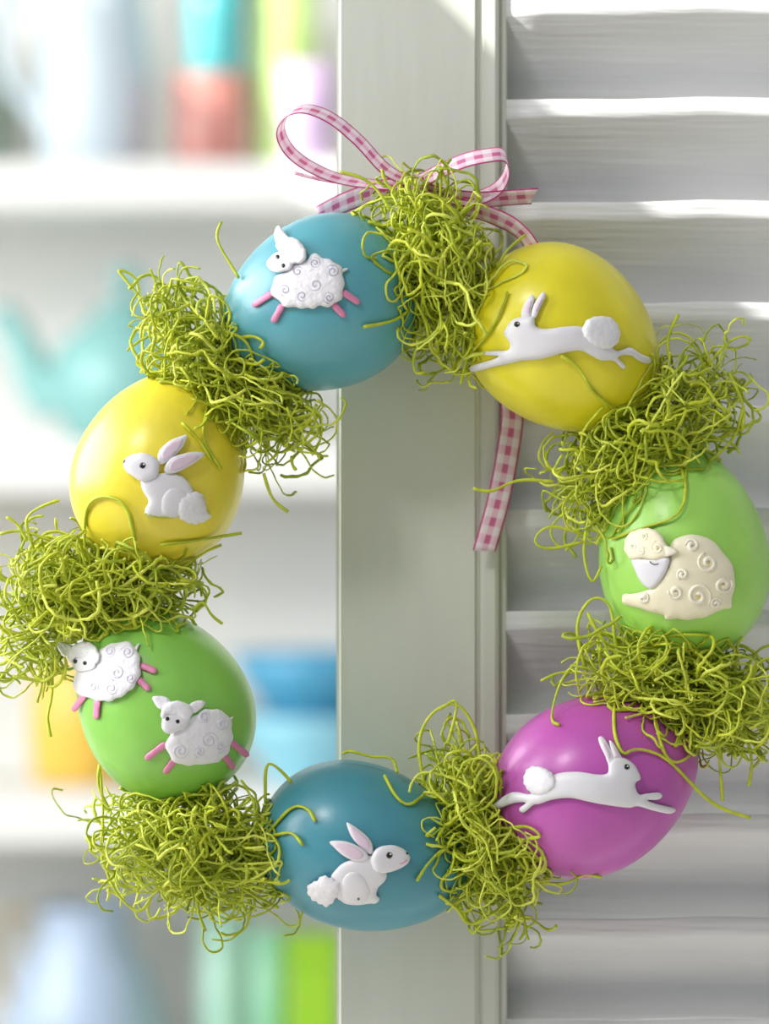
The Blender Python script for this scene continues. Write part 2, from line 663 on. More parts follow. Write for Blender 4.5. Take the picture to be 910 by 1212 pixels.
def lamb(key, z, body, face, cap, ears, eyes, legs, tail, curls, lab, curlmat, zs, base=1.5):
    o = puffy('lamb_figure', key, z(body), 'fluff', wreath, base, 4.5, 4.0, 10, 3.0, 4, wob=1.1)
    o['label'] = lab
    for p, q in legs:
        p, q = z([p, q])
        puffy('leg', key, limb(p, q, 3.6, 4.0), 'pink', o, base - 0.5, 2.5, 1.5, 4, 2.5, 3)
    for c in curls:
        (cx, cy), = z([c[:2]])
        spiral(key, (cx, cy), c[2] / zs * 1.08, curlmat, o, base + 7.8, 1.3 if curlmat == 'curl' else 1.8, 1.8, random.choice((-1, 1)), random.uniform(0, 6))
    tv = z(tail)
    puffy('tail', key, limb(tv[0], tv[1], 2.6, 1.0), 'fluff', o, base, 2.5, 1.0, 3, 2.5, 3)
    for e in ears:
        puffy('ear', key, z(e), 'fluff', o, base + 5.0, 2.5, 1.5, 5, 2.6, 3)
    puffy('face', key, z(face), 'wax', o, base + 7.0, 3.0, 3.5, 8, 2.6, 4)
    puffy('wool_cap', key, z(cap), 'fluff', o, base + 8.5, 3.5, 3.0, 8, 2.6, 4, wob=0.4)
    for p in eyes:
        (cx, cy), = z([p])
        eye(key, (cx, cy), 2.5, o, base + 13.0)
    return o


z1 = zoomer(280, 250, 5.6875)
lamb('teal_top', z1,
     [(235, 520), (255, 450), (330, 405), (400, 345), (470, 325), (500, 295), (550, 290), (590, 320), (640, 330), (690, 365),
      (715, 410), (722, 500), (712, 570), (680, 610), (630, 640), (560, 640), (500, 655), (420, 650), (340, 645), (290, 610), (245, 570)],
     [(200, 360), (215, 320), (270, 275), (330, 280), (380, 330), (370, 385), (320, 405), (275, 412), (235, 402)],
     [(262, 225), (300, 185), (350, 172), (405, 188), (450, 235), (470, 290), (452, 338), (400, 352), (350, 340), (320, 300), (285, 270)],
     [[(280, 95), (322, 142), (355, 190), (320, 225), (268, 215), (255, 180), (256, 135)]],
     [(275, 307), (313, 365)],
     [((235, 552), (120, 628)), ((305, 635), (250, 735)), ((655, 630), (720, 700)), ((718, 545), (815, 612))],
     [(700, 402), (745, 388)],
     [(325, 530, 42), (440, 570, 42), (530, 495, 52), (620, 580, 40), (645, 405, 46), (525, 350, 36), (410, 405, 42)],
     'single white lamb with grey curls and pink legs leaping on the teal egg', 'curl', 5.6875)
z6 = zoomer(60, 740, 3.64)
lamb('green_left', z6,
     [(97, 240), (118, 185), (190, 120), (240, 88), (320, 70), (368, 100), (386, 160), (380, 230), (335, 288), (262, 325), (200, 325), (140, 305), (102, 285)],
     [(92, 165), (105, 140), (150, 130), (195, 150), (190, 185), (150, 200), (110, 198)],
     [(72, 135), (88, 95), (140, 70), (190, 88), (212, 135), (195, 165), (150, 145), (110, 142), (88, 160)],
     [[(28, 78), (70, 78), (100, 98), (95, 128), (62, 132), (40, 108)]],
     [(105, 155), (147, 163)],
     [((145, 300), (100, 362)), ((200, 325), (195, 395)), ((378, 232), (420, 272)), ((390, 172), (448, 196))],
     [(360, 110), (380, 80)],
     [(285, 205, 34), (330, 118, 28), (262, 272, 28), (342, 228, 22), (188, 265, 24), (255, 112, 24)],
     'white lamb leaping at the edge of the green egg beside the grass', 'softcurl', 3.64)
lamb('green_left', z6,
     [(498, 500), (525, 462), (575, 432), (620, 390), (680, 360), (750, 376), (776, 412), (784, 480), (768, 540), (722, 588), (620, 602), (550, 598), (506, 555)],
     [(478, 425), (490, 385), (545, 380), (600, 395), (585, 435), (540, 460), (505, 468), (482, 450)],
     [(474, 385), (490, 342), (545, 325), (600, 345), (612, 380), (585, 412), (545, 392), (505, 385), (485, 405)],
     [[(440, 308), (495, 308), (520, 335), (500, 362), (468, 360), (450, 340)], [(598, 342), (635, 324), (668, 332), (645, 362), (612, 378)]],
     [(503, 403), (547, 415)],
     [((495, 512), (415, 572)), ((530, 585), (495, 632)), ((748, 560), (785, 612)), ((780, 505), (845, 558))],
     [(765, 415), (784, 396)],
     [(680, 495, 38), (558, 540, 34), (640, 545, 24), (728, 525, 24), (738, 425, 26), (660, 395, 26)],
     'white lamb with two ears leaping across the middle of the green egg', 'softcurl', 3.64)

# ---- cream sheep
z3 = zoomer(720, 610, 5.353)
K = 'green_right'
o = puffy('sheep_figure', K, z3([(95, 500), (160, 495), (250, 470), (330, 400), (385, 300), (388, 210), (420, 150), (500, 125), (600, 130), (680, 180),
                                (740, 250), (790, 330), (800, 430), (785, 520), (775, 585), (735, 590), (700, 605), (620, 642), (500, 662), (420, 655), (360, 658),
                                (345, 632), (240, 605), (160, 580), (95, 558)]), 'cream', wreath, 1.5, 4.0, 4.5, 12, 3.2, 4, wob=0.5)
o['label'] = 'cream curly sheep with a bowed white face on the light green egg'
for i, c in enumerate([(530, 190, 40), (630, 300, 62), (728, 440, 54), (570, 510, 78), (470, 372, 34), (425, 485, 44), (225, 525, 30), (680, 560, 34)]):
    (cx, cy), = z3([c[:2]])
    spiral(K, (cx, cy), c[2] / 5.353 * 1.08, 'creamcurl', o, 10.2, 2.7, 1.5, 1 if i % 2 else -1, i * 1.3)
    puffy('curl_centre', K, disc((cx, cy), c[2] / 5.353 * 0.24, 7), 'gold', o, 9.0, 1.0, 0.6, 3, 2.4, 2)
puffy('face', K, z3([(150, 272), (250, 270), (382, 262), (372, 340), (325, 420), (270, 466), (212, 430), (168, 350)]), 'wax', o, 6.5, 4.0, 3.0, 8, 3, 4)
puffy('wool_cap', K, z3([(98, 195), (120, 125), (180, 90), (250, 80), (310, 100), (350, 150), (372, 200), (376, 250), (300, 282), (220, 272), (150, 278), (110, 242)]),
      'cream', o, 9.5, 4.0, 3.0, 8, 3, 4, wob=0.5)
puffy('ear', K, z3([(345, 190), (400, 203), (442, 225), (405, 250), (365, 262), (350, 230)]), 'creamcurl', o, 12, 3.0, 1.5, 5, 2.6, 3)
for i, c in enumerate([(152, 197, 28), (225, 132, 30), (310, 205, 44), (212, 226, 26)]):
    (cx, cy), = z3([c[:2]])
    spiral(K, (cx, cy), c[2] / 5.353, 'creamcurl', o, 16.2, 1.5, 1.4, 1, i)
    puffy('curl_centre', K, disc((cx, cy), c[2] / 5.353 * 0.3, 7), 'gold', o, 15.8, 0.8, 0.5, 3, 2.0, 2)
lash = z3([(262, 292), (275, 305), (295, 311), (315, 306)])
lash = catmull(lash, 4)
v, f = tube(on_egg(K, lash[:, 0], lash[:, 1], 13.8) * S, 0.8 * S, 6)
mesh_obj('closed_eye', v, f, 'grey', o)

# ---- running rabbits


def runner(key, z, body, ears, tail, ey, lab, nose):
    o = puffy('rabbit_figure', key, z(body), 'wax', wreath, 2.0, 4.0, 4.5, 12, 3.0, 4)
    o['label'] = lab
    for e in ears:
        e = z(e)
        puffy('ear', key, e, 'wax', o, 3.0, 3.0, 1.5, 5, 2.4, 3)
        c = np.mean(e, 0)
        puffy('inner_ear', key, [c + (np.array(p) - c) * 0.52 for p in e], 'blush', o, 6.6, 0.8, 0.5, 3, 2.0, 3)
    puffy('tail', key, z(tail), 'fluff', o, 5.5, 4.0, 6.0, 14, 3.0, 4, wob=0.6)
    (cx, cy), = z([ey])
    eye(key, (cx, cy), 3.7, o, 9.6, True)
    (cx, cy), = z([nose])
    puffy('nose', key, disc((cx, cy), 1.4, 7), 'blush', o, 6.0, 1.6, 0.6, 2, 1.2, 2)
    return o


z2 = zoomer(540, 330, 3.79)
runner('yellow_top', z2,
       [(213, 248), (222, 222), (250, 185), (290, 172), (345, 170), (356, 212), (400, 225), (480, 215), (560, 215), (640, 260), (700, 310), (725, 324),
        (780, 308), (830, 338), (870, 355), (868, 380), (825, 372), (775, 342), (725, 352), (760, 392), (745, 404), (705, 368), (650, 366), (600, 342), (555, 322),
        (480, 332), (380, 360), (300, 366), (250, 377), (180, 392), (80, 417), (60, 407), (70, 390), (150, 366), (190, 347), (128, 342), (122, 328), (180, 322),
        (230, 320), (240, 292), (226, 268)],
       [[(296, 178), (293, 140), (322, 85), (340, 72), (350, 88), (336, 140), (330, 180)], [(335, 172), (348, 115), (378, 68), (394, 58), (400, 78), (376, 130), (356, 175)]],
       [(565, 230), (580, 192), (620, 170), (680, 170), (716, 195), (736, 240), (722, 290), (682, 314), (640, 312), (600, 288), (574, 262)],
       (272, 205), 'white rabbit running across the bright yellow egg', (220, 245))
z4 = zoomer(570, 860, 3.79)
runner('magenta', z4,
       [(320, 218), (370, 205), (440, 203), (520, 215), (565, 208), (570, 165), (595, 138), (640, 142), (682, 168), (705, 205), (713, 235), (692, 250), (690, 272),
        (706, 304), (740, 300), (795, 296), (810, 312), (790, 328), (742, 330), (782, 346), (860, 365), (868, 380), (840, 391), (770, 377), (700, 357), (660, 364),
        (560, 352), (480, 337), (400, 320), (320, 327), (260, 347), (232, 352), (192, 384), (172, 381), (170, 365), (198, 342), (150, 342), (75, 367), (55, 356),
        (62, 340), (110, 306), (150, 293), (210, 303), (250, 290), (292, 245)],
       [[(524, 48), (546, 48), (578, 100), (603, 160), (575, 182), (553, 130), (530, 82)], [(572, 62), (592, 76), (617, 118), (632, 152), (597, 165), (582, 112)]],
       [(190, 220), (205, 190), (240, 177), (290, 190), (322, 218), (332, 262), (292, 302), (240, 307), (205, 282), (188, 250)],
       (650, 182), 'white rabbit running across the magenta egg', (708, 232))

# ---- sitting rabbits


def sitter(key, z, body, head, haunch, tail, ears, ey, er, nose, nr, lab):
    o = puffy('rabbit_figure', key, z(body), 'wax', wreath, 1.5, 3.5, 4.0, 12, 3.0, 4)
    o['label'] = lab
    for i, e in enumerate(ears):
        e = z(e)
        b0 = 3.0 + 3.0 * i
        puffy('ear', key, e, 'wax', o, b0, 3.0, 1.6, 6, 2.8, 4)
        c = np.mean(e, 0)
        puffy('inner_ear', key, [c + (np.array(p) - c) * 0.74 for p in e], 'blush', o, b0 + 3.6, 0.9, 0.5, 3, 2.4, 4)
    if haunch:
        puffy('haunch', key, z(haunch), 'wax', o, 7.0, 1.2, 3.0, 12, 2.8, 4)
    puffy('head', key, z(head), 'wax', o, 7.0, 2.5, 4.5, 10, 2.8, 4)
    puffy('tail', key, z(tail), 'fluff', o, 5.0, 3.5, 5.5, 12, 2.8, 4, wob=1.0)
    (cx, cy), = z([ey])
    eye(key, (cx, cy), er, o, 13.2, True)
    (cx, cy), = z([nose])
    puffy('nose', key, disc((cx, cy), nr, 8), 'black', o, 9.0, 2.0, 1.0, 2, 1.2, 2)
    return o


z5 = zoomer(350, 960, 6.067)
o = sitter('teal_low', z5,
           [(255, 470), (280, 430), (330, 380), (400, 350), (480, 330), (560, 330), (650, 440), (640, 500), (592, 550), (580, 600), (602, 630), (578, 662), (520, 666),
            (440, 676), (360, 667), (320, 642), (300, 628), (260, 560)],
           [(540, 340), (570, 280), (620, 252), (700, 245), (770, 270), (810, 308), (820, 340), (800, 380), (740, 417), (660, 442), (590, 442), (550, 402)],
           [(322, 560), (340, 475), (400, 430), (470, 450), (520, 520), (537, 580), (510, 642), (440, 667), (352, 648)],
           [(80, 570), (100, 522), (150, 500), (190, 464), (240, 475), (290, 500), (322, 532), (302, 600), (262, 660), (220, 686), (160, 660), (110, 630)],
           [[(365, 82), (420, 108), (500, 170), (546, 230), (556, 290), (532, 312), (470, 265), (410, 200), (380, 140)],
            [(243, 220), (330, 213), (420, 238), (500, 290), (522, 340), (470, 366), (400, 352), (330, 312), (280, 266)]],
           (672, 318), 4.6, (797, 307), 2.0, 'white rabbit with fluffy tail sitting on the deep teal egg')
mouth = catmull(z5([(745, 378), (770, 372), (800, 352)]), 4)
v, f = tube(on_egg('teal_low', mouth[:, 0], mouth[:, 1], 13.0) * S, 0.7 * S, 6)
mesh_obj('mouth', v, f, 'pink', o)
puffy('painted_spot', 'teal_low', disc(z5([(450, 632)])[0], 1.6, 7), 'grey', o, 10.6, 0.6, 0.3, 2, 1.2, 2)
z7 = zoomer(130, 500, 7.0)
sitter('yellow_left', z7,
       [(260, 480), (340, 440), (440, 420), (560, 430), (640, 480), (690, 560), (712, 620), (682, 720), (600, 782), (480, 792), (360, 787), (300, 772), (290, 722),
        (320, 650), (270, 560)],
       [(108, 332), (140, 290), (200, 260), (280, 250), (360, 280), (405, 330), (402, 420), (350, 470), (270, 492), (200, 452), (132, 402)],
       [(420, 700), (440, 600), (510, 540), (600, 550), (650, 620), (620, 720), (540, 775), (450, 770)],
       [(568, 650), (620, 600), (690, 578), (750, 582), (786, 640), (802, 720), (835, 785), (760, 832), (680, 842), (590, 802), (560, 740)],
       [[(395, 290), (420, 220), (500, 150), (590, 114), (642, 106), (612, 190), (550, 262), (470, 330), (420, 345)],
        [(450, 385), (500, 302), (590, 264), (700, 243), (790, 258), (722, 322), (640, 372), (560, 412), (480, 425)]],
       (270, 357), 4.5, (125, 326), 2.4, 'white rabbit with raised ears sitting on the warm yellow egg')

# ------------------------------------------------------------------ grass tufts
EK = list(FRAMES.values())


def push_out(p, pad=2.2):
    """keep strand points (px units, N x 3) out of the eggs and in front of the shutter"""
    for X0, Z0, a, b, e in EK:
        dx, dz = p[:, 0] - X0, p[:, 2] - Z0
        u = dx * e[0] + dz * e[1]
        v = -dx * e[1] + dz * e[0]
        w = p[:, 1]
        q = np.sqrt((u / (a + pad)) ** 2 + (v ** 2 + w ** 2) / ((b + pad) * (1 - KP * np.clip(u / a, -1, 1))) ** 2)
        s = np.where(q < 1, 1 / np.maximum(q, 0.25), 1.0)
        u2, v2, w2 = u * s, v * s, w * s
        p[:, 0] = X0 + u2 * e[0] - v2 * e[1]
        p[:, 2] = Z0 + u2 * e[1] + v2 * e[0]
        p[:, 1] = w2
    p[:, 1] = np.minimum(p[:, 1], 97.0)
    return p


def smooth_path(p, it=2):
    for _ in range(it):
        q = p.copy()
        q[1:-1] = 0.25 * p[:-2] + 0.5 * p[1:-1] + 0.25 * p[2:]
        p = q
    return p


def strand(c, ax, pe, L, T, D, wild=1.0):
    """random curly strand inside an ellipsoid about c"""
    while True:
        r = rng.uniform(-1, 1, 3)
        if r @ r < 1:
            break
    yv = np.array([0, 1.0, 0])
    p = c + ax * L * r[0] * 0.92 + pe * T * r[1] * 0.92 + yv * D * r[2] * 0.95
    d = ax * rng.normal(0, 1.0) + pe * rng.normal(0, 0.55) + yv * rng.normal(0, 0.55)
    d /= np.linalg.norm(d)
    n = int(rng.uniform(9, 24))
    step = 7.0
    bend = rng.normal(0, 0.09, 3)
    out = [p]
    for k in range(n):
        if rng.random() < 0.16:
            bend = rng.normal(0, 0.15 * wild, 3)
        if rng.random() < 0.11:
            d = d + rng.normal(0, 0.7, 3)         # a kink
        d = d + np.cross(bend, d) + rng.normal(0, 0.07, 3)
        rel = p - c
        q = math.sqrt((rel @ ax / L) ** 2 + (rel @ pe / T) ** 2 + (rel[1] / D) ** 2)
        if q > 1.0:
            d = d - (rel / np.linalg.norm(rel)) * 0.45 * (q - 0.8)
        d /= np.linalg.norm(d)
        p = p + d * step
        out.append(p)
    return np.array(out)


def tuft(cpx, cpy, dirpx, L, T, D, n, yc, lab, strays=(), extra=()):
    ax = np.array([dirpx[0], 0, -dirpx[1]], float)
    ax /= np.linalg.norm(ax)
    pe = np.array([-ax[2], 0, ax[0]])
    V, F, MI = [], [], []

    def add(path, rad):
        v, f = tube(path * S, rad * S, 5, rng.uniform(0.45, 0.9))
        o0 = len(V)
        V.extend(v)
        MI.extend([int(rng.choice(3, p=(0.5, 0.28, 0.22)))] * len(f))
        F.extend([[i + o0 for i in q] for q in f])
    blobs = [((cpx, cpy), L * 0.94, T * 0.88, D * 0.95, n)] + list(extra)
    for (bx, by), l, t, dd, nn in blobs:
        k0 = 1 + yc / DPX
        c = np.array([(bx - 455) * k0, yc, (606 - by) * k0], float)
        for i in range(int(nn * 1.85)):
            path = strand(c, ax, pe, l, t, dd)
            path = smooth_path(push_out(path), 1)
            path = push_out(path, 1.6)
            kk_ = 1 + path[:, 1] / DPX             # the wax figures stay uncovered
            ix = np.clip((455 + path[:, 0] / kk_).astype(int), 0, 909)
            iy = np.clip((606 - path[:, 2] / kk_).astype(int), 0, 1211)
            hit = np.nonzero(FIG_MASK[iy, ix] & (path[:, 1] < 10))[0]
            if len(hit):
                path = path[:hit[0]] if hit[0] > len(path) / 2 else path[hit[-1] + 1:]
            if len(path) < 4:
                continue
            path = catmull(path + rng.normal(0, 0.55, path.shape), 2)
            rad = rng.uniform(1.25, 2.3) * rng.uniform(0.8, 1.2, len(path))
            add(path, rad)
    o = mesh_obj('grass_tuft', V, F, 'grass', wreath)
    o.data.materials.append(M['grass_pale'])
    o.data.materials.append(M['grass_olive'])
    o.data.polygons.foreach_set('material_index', MI)
    tag(o, lab, kind='stuff')
    for s in strays:
        s = np.array(s, float)
        p = np.stack([s[:, 0] - 455, np.full(len(s), -62.0 if len(s) else 0), 606 - s[:, 1]], -1)
        pts = catmull(s, 5)
        P3 = []
        for (px, py) in pts:
            best = -38.0
            for key in FRAMES:
                X0, Z0, a, b, e = FRAMES[key]
                dx, dz = px - 455 - X0, 606 - py - Z0
                u, v = dx * e[0] + dz * e[1], -dx * e[1] + dz * e[0]
                q = math.sqrt((u / a) ** 2 + (v / b) ** 2)
                if q < 0.97:
                    best = min(best, float(on_egg(key, px, py, 5.0)[1]))
            k = 1 + best / DPX
            P3.append(((px - 455) * k, best, (606 - py) * k))
        P3 = smooth_path(np.array(P3), 3)
        P3[:, 1] += rng.normal(0, 0.6, len(P3))
        v, f = tube(P3 * S, 2.3 * S * (1 + 0.15 * np.sin(np.linspace(0, 9, len(P3)))), 6, 0.75)
        mesh_obj('loose_strand', v, f, 'grass', o)
    return o


tuft(518, 322, (0.33, 1), 118, 56, 88, 230, -8, 'lime grass tuft under the ribbon bow',
     [[(483, 368), (465, 380), (430, 387)], [(402, 203), (432, 212), (452, 232), (462, 250)], [(520, 196), (530, 222), (546, 250)], [(492, 212), (490, 240), (500, 268)],
      [(497, 400), (489, 425), (492, 442), (503, 440)], [(545, 455), (552, 425), (560, 395)], [(436, 262), (452, 268), (470, 262)], [(622, 278), (600, 296), (588, 318)],
      [(452, 200), (456, 215), (470, 232)], [(560, 415), (585, 385), (600, 345)]])
tuft(765, 520, (1, -0.85), 150, 54, 84, 250, -6, 'lime grass tuft between the bright yellow and the light green egg',
     [[(560, 578), (582, 582), (612, 568), (655, 570)], [(742, 494), (705, 468), (685, 435), (663, 421)], [(838, 432), (862, 405), (880, 398), (889, 403)],
      [(793, 430), (790, 400), (803, 372)], [(800, 540), (812, 575), (802, 610), (760, 625), (725, 638)], [(690, 641), (650, 650), (632, 640), (650, 622), (690, 632)],
      [(880, 480), (868, 520), (840, 545)], [(700, 600), (690, 650), (700, 690), (712, 670)], [(770, 460), (775, 430), (772, 418)],
      [(862, 440), (880, 480), (878, 510)]])
tuft(798, 808, (1, 0.22), 122, 52, 86, 220, -8, 'lime grass tuft between the light green and the magenta egg',
     [[(692, 792), (682, 740), (700, 708), (722, 716), (728, 760), (735, 790)], [(688, 778), (664, 805), (652, 850), (662, 858)],
      [(727, 830), (727, 868), (738, 893), (752, 886), (790, 898), (840, 950), (888, 968)], [(640, 806), (662, 796), (690, 796)],
      [(775, 850), (785, 890), (800, 903), (820, 890), (815, 865), (795, 840)], [(850, 870), (852, 905), (855, 948)], [(880, 860), (890, 900), (886, 930)],
      [(695, 725), (715, 760), (750, 790), (790, 800)], [(740, 770), (790, 752), (838, 752)]],
     [((845, 850), 60, 40, 60, 60)])
tuft(570, 990, (0.45, 1), 122, 45, 84, 220, -8, 'lime grass tuft between the magenta and the deep teal egg',
     [[(502, 930), (495, 880), (510, 845), (540, 832), (562, 862), (568, 900)], [(405, 892), (416, 889), (440, 896), (464, 897), (470, 915)], [(455, 918), (468, 942), (484, 953), (502, 940)],
      [(532, 998), (508, 1020), (493, 1043)], [(640, 1045), (670, 1046), (690, 1035), (712, 1038)], [(530, 880), (538, 850), (540, 828), (520, 840)],
      [(603, 980), (625, 978), (640, 990), (625, 992)], [(520, 1060), (540, 1075), (550, 1090)]])
tuft(232, 1003, (1, 0.25), 112, 74, 86, 260, -8, 'lime grass tuft between the deep teal and the green egg',
     [[(314, 950), (315, 905), (330, 910), (345, 926)], [(318, 985), (345, 955), (365, 958), (373, 972)], [(232, 1050), (235, 1080), (243, 1102)], [(130, 960), (116, 930), (118, 905)],
      [(150, 1010), (125, 1025), (140, 1060), (165, 1080), (180, 1060)], [(320, 990), (345, 985), (358, 1000)], [(270, 1040), (300, 1060), (330, 1075)], [(118, 910), (122, 960), (120, 1000)],
      [(240, 930), (262, 965), (280, 1010)]])
tuft(120, 690, (1, 0.08), 108, 48, 86, 220, -8, 'lime grass tuft between the green and the warm yellow egg',
     [[(100, 660), (102, 600), (125, 587), (150, 600), (160, 640)], [(172, 608), (200, 613), (230, 604)], [(228, 722), (240, 712), (250, 728), (263, 738)],
      [(205, 680), (240, 655), (262, 645)], [(190, 645), (230, 640), (286, 631)], [(60, 760), (62, 820), (56, 848), (60, 872)], [(0, 632), (25, 628), (60, 640)],
      [(40, 650), (30, 615), (48, 600), (70, 592)], [(15, 800), (50, 806), (70, 795)], [(225, 700), (232, 670), (228, 660)], [(32, 640), (20, 620), (8, 612)]],
     [((55, 745), 40, 55, 50, 60)])
tuft(268, 442, (1, 1.02), 140, 50, 84, 240, -6, 'lime grass tuft between the warm yellow egg and the lamb egg',
     [[(262, 262), (256, 282), (270, 308), (282, 328)], [(312, 560), (322, 590), (341, 606)], [(345, 540), (346, 550), (350, 556)], [(282, 400), (300, 398), (312, 405), (308, 412)],
      [(265, 392), (290, 402), (300, 430), (285, 455)], [(188, 452), (205, 453), (225, 462)], [(215, 500), (235, 520), (250, 545)], [(165, 395), (185, 350), (200, 337), (240, 345)],
      [(360, 480), (374, 492), (362, 520), (335, 535)], [(245, 480), (240, 520), (262, 555)]])

# ------------------------------------------------------------------ ribbon
RW = 27.0


def strip(name, pts, wv, width, parent, taper=0.0):
    """gingham band: pts (px, py, depth px); wv width direction (dx px, dy px, depth) per point or one for all"""
    P = catmull(pts, 7)
    wv = np.asarray(wv, float)
    if wv.ndim == 1:
        Wd = np.broadcast_to(wv, P.shape)
    else:
        Wd = catmull(wv, 7)
    Wd = Wd / np.linalg.norm(Wd, axis=1)[:, None] * width
    cs = 5
    verts, uvs, faces = [], [], []
    dist = np.concatenate([[0], np.cumsum(np.linalg.norm(np.diff(P, axis=0), axis=1))]) / width
    n = len(P)
    T = np.gradient(P, axis=0)
    for side in (0, 1):
        for i in range(n):
            nn = np.cross(T[i], Wd[i])
            nn /= np.linalg.norm(nn) + 1e-9
            for j in range(cs):
                f = j / (cs - 1)
                q = P[i] + Wd[i] * (f - 0.5)
                if taper and i == n - 1:
                    q = q + T[i] / np.linalg.norm(T[i]) * taper * (0.5 - f)
                q = q + nn * (0.5 - side) * 0.8
                k = 1 + q[1 + 1] / DPX
                verts.append(((q[0] - 455) * k * S, q[2] * S, (606 - q[1]) * k * S))
                uvs.append((dist[i], f))
    o2 = n * cs
    for i in range(n - 1):
        for j in range(cs - 1):
            a = i * cs + j
            faces.append([a, a + 1, a + cs + 1, a + cs])
            faces.append([o2 + a, o2 + a + cs, o2 + a + cs + 1, o2 + a + 1])
        for j in (0, cs - 1):
            a = i * cs + j
            faces.append([a, a + cs, o2 + a + cs, o2 + a])
    for i in (0, n - 1):
        for j in range(cs - 1):
            a = i * cs + j
            faces.append([a, a + 1, o2 + a + 1, o2 + a])
    return fix_normals(mesh_obj(name, verts, faces, 'ribbon', parent, uvs=uvs))


# knot first: it stands for the whole ribbon, the loops and ends hang on it
KX, KY, KD = 489, 218, 18
t = np.linspace(0, 1, 13)
kv, kf, kuv = [], [], []
for i, tt in enumerate(np.linspace(0, 1, 15)):
    for j in range(20):
        a = 2 * math.pi * j / 20
        r = 11 * (0.75 + 0.32 * math.sin(math.pi * tt)) * (1 + 0.12 * math.sin(3 * a + tt * 4))
        kv.append(((KX - 455 + (tt - 0.5) * 24) * S, (KD + r * 0.9 * math.sin(a)) * S, (606 - KY + r * math.cos(a) + (tt - 0.5) * 5) * S))
        kuv.append((j / 20 * 2.5, tt))
for i in range(14):
    for j in range(20):
        a, b = i * 20 + j, i * 20 + (j + 1) % 20
        kf.append([a, b, b + 20, a + 20])
kf += [list(range(20))[::-1], [14 * 20 + j for j in range(20)]]
rib = fix_normals(mesh_obj('gingham_ribbon', kv, kf, 'ribbon', wreath, uvs=kuv))
rib['label'] = 'pink and white gingham ribbon bow'

strip('bow_loop', [(486, 216, 16), (456, 200, 8), (424, 166, -2), (392, 140, -8), (362, 129, -8), (340, 136, -4), (332, 156, 6), (344, 180, 16), (372, 200, 24), (412, 214, 26), (480, 222, 24)],
      (-8, 8.5, -19), RW, rib)
strip('bow_loop', [(494, 216, 16), (520, 203, 8), (550, 190, 0), (578, 184, -4), (596, 184, 2), (601, 200, 14), (592, 220, 22), (570, 233, 26), (540, 235, 26), (498, 222, 24)],
      (3, 13, -17), RW, rib)
strip('ribbon_end', [(484, 222, 22), (450, 222, 26), (410, 217, 30), (378, 212, 30), (346, 204, 26)], (0, 3, -20), RW * 0.9, rib, 6)
strip('ribbon_end', [(486, 222, 28), (455, 224, 36), (425, 233, 48), (400, 243, 58), (376, 256, 66)], (2, 16, 6), RW * 0.95, rib)
strip('ribbon_end', [(496, 222, 22), (530, 232, 26), (568, 236, 26), (600, 234, 20), (632, 232, 10)], (2, 13, 14), RW, rib, 14)
strip('ribbon_end', [(494, 224, 28), (528, 240, 30), (566, 250, 28), (598, 262, 20), (618, 276, 12), (630, 292, 8)],
      [(2, 14, 12), (2, 14, 12), (4, 15, 10), (-6, 12, 12), (-9, 8, 14), (-12, 5, 14)], RW * 0.95, rib, 8)
strip('ribbon_end', [(492, 228, 40), (520, 290, 70), (560, 370, 92), (592, 440, 100), (606, 485, 100), (600, 540, 98), (589, 595, 96), (573, 652, 92)],
      [(14, -6, 0), (14, -6, 0), (14, -6, 0), (14, -3, 0), (14, 2, 0), (14, 3, 0), (14, 3, 1), (14, 3, 2)], RW, rib, 4)

# ------------------------------------------------------------------ shelf unit with crockery
YF, YB = 1.50, 1.74
un = empty('shelf_unit', (-0.13, 1.62, -0.90), 'white open shelf unit standing behind the shutter', 'shelf')
box('side_panel', (-0.68, -0.655), (YF, YB), (-0.90, 0.62), 'shelf', un, 0.002)
box('side_panel', (0.395, 0.42), (YF, YB), (-0.90, 0.62), 'shelf', un, 0.002)
box('back_panel', (-0.655, 0.395), (YB - 0.012, YB), (-0.88, 0.60), 'shelf', un)
SZ = {}
for nm, top, bot in (('a', W(0, 191, YF)[2], W(0, 246, YF)[2]), ('b', W(0, 522, YF)[2], W(0, 584, YF)[2]), ('c', W(0, 938, YF)[2], W(0, 1002, YF)[2]),
                     ('d', -0.475, -0.512), ('e', 0.62, 0.585), ('f', -0.86, -0.90)):
    box('shelf_board', (-0.655, 0.395), (YF, YB - 0.012), (bot, top), 'shelf', un, 0.003)
    SZ[nm] = top
YO = 1.60


def bx(px, y=YO):
    return W(px, 0, y)[0]


def wd(px, y=YO):
    return px * S * (CAMD + y)


def vessel(name, px, z, prof, m, label, cat, y=YO, wall=None, parts=False):
    """hollow turned vessel; prof [(radius px, height px)] outside from base to rim"""
    k = S * (CAMD + y)
    w = (wall or 4) * k
    out = [(max(r * k, 0.001), h * k) for r, h in prof]
    inner = [(max(r - w, 0.0008), max(h, 0.006)) for r, h in reversed(out)]
    c0 = (bx(px, y), y, z)
    if not parts:                       # a plain turned vessel is one mesh
        return tag(lathe(name, out + inner, c0, m), label, cat), k
    e = empty(name, c0, label, cat)
    lathe('body', out + inner, c0, m, e)
    return e, k


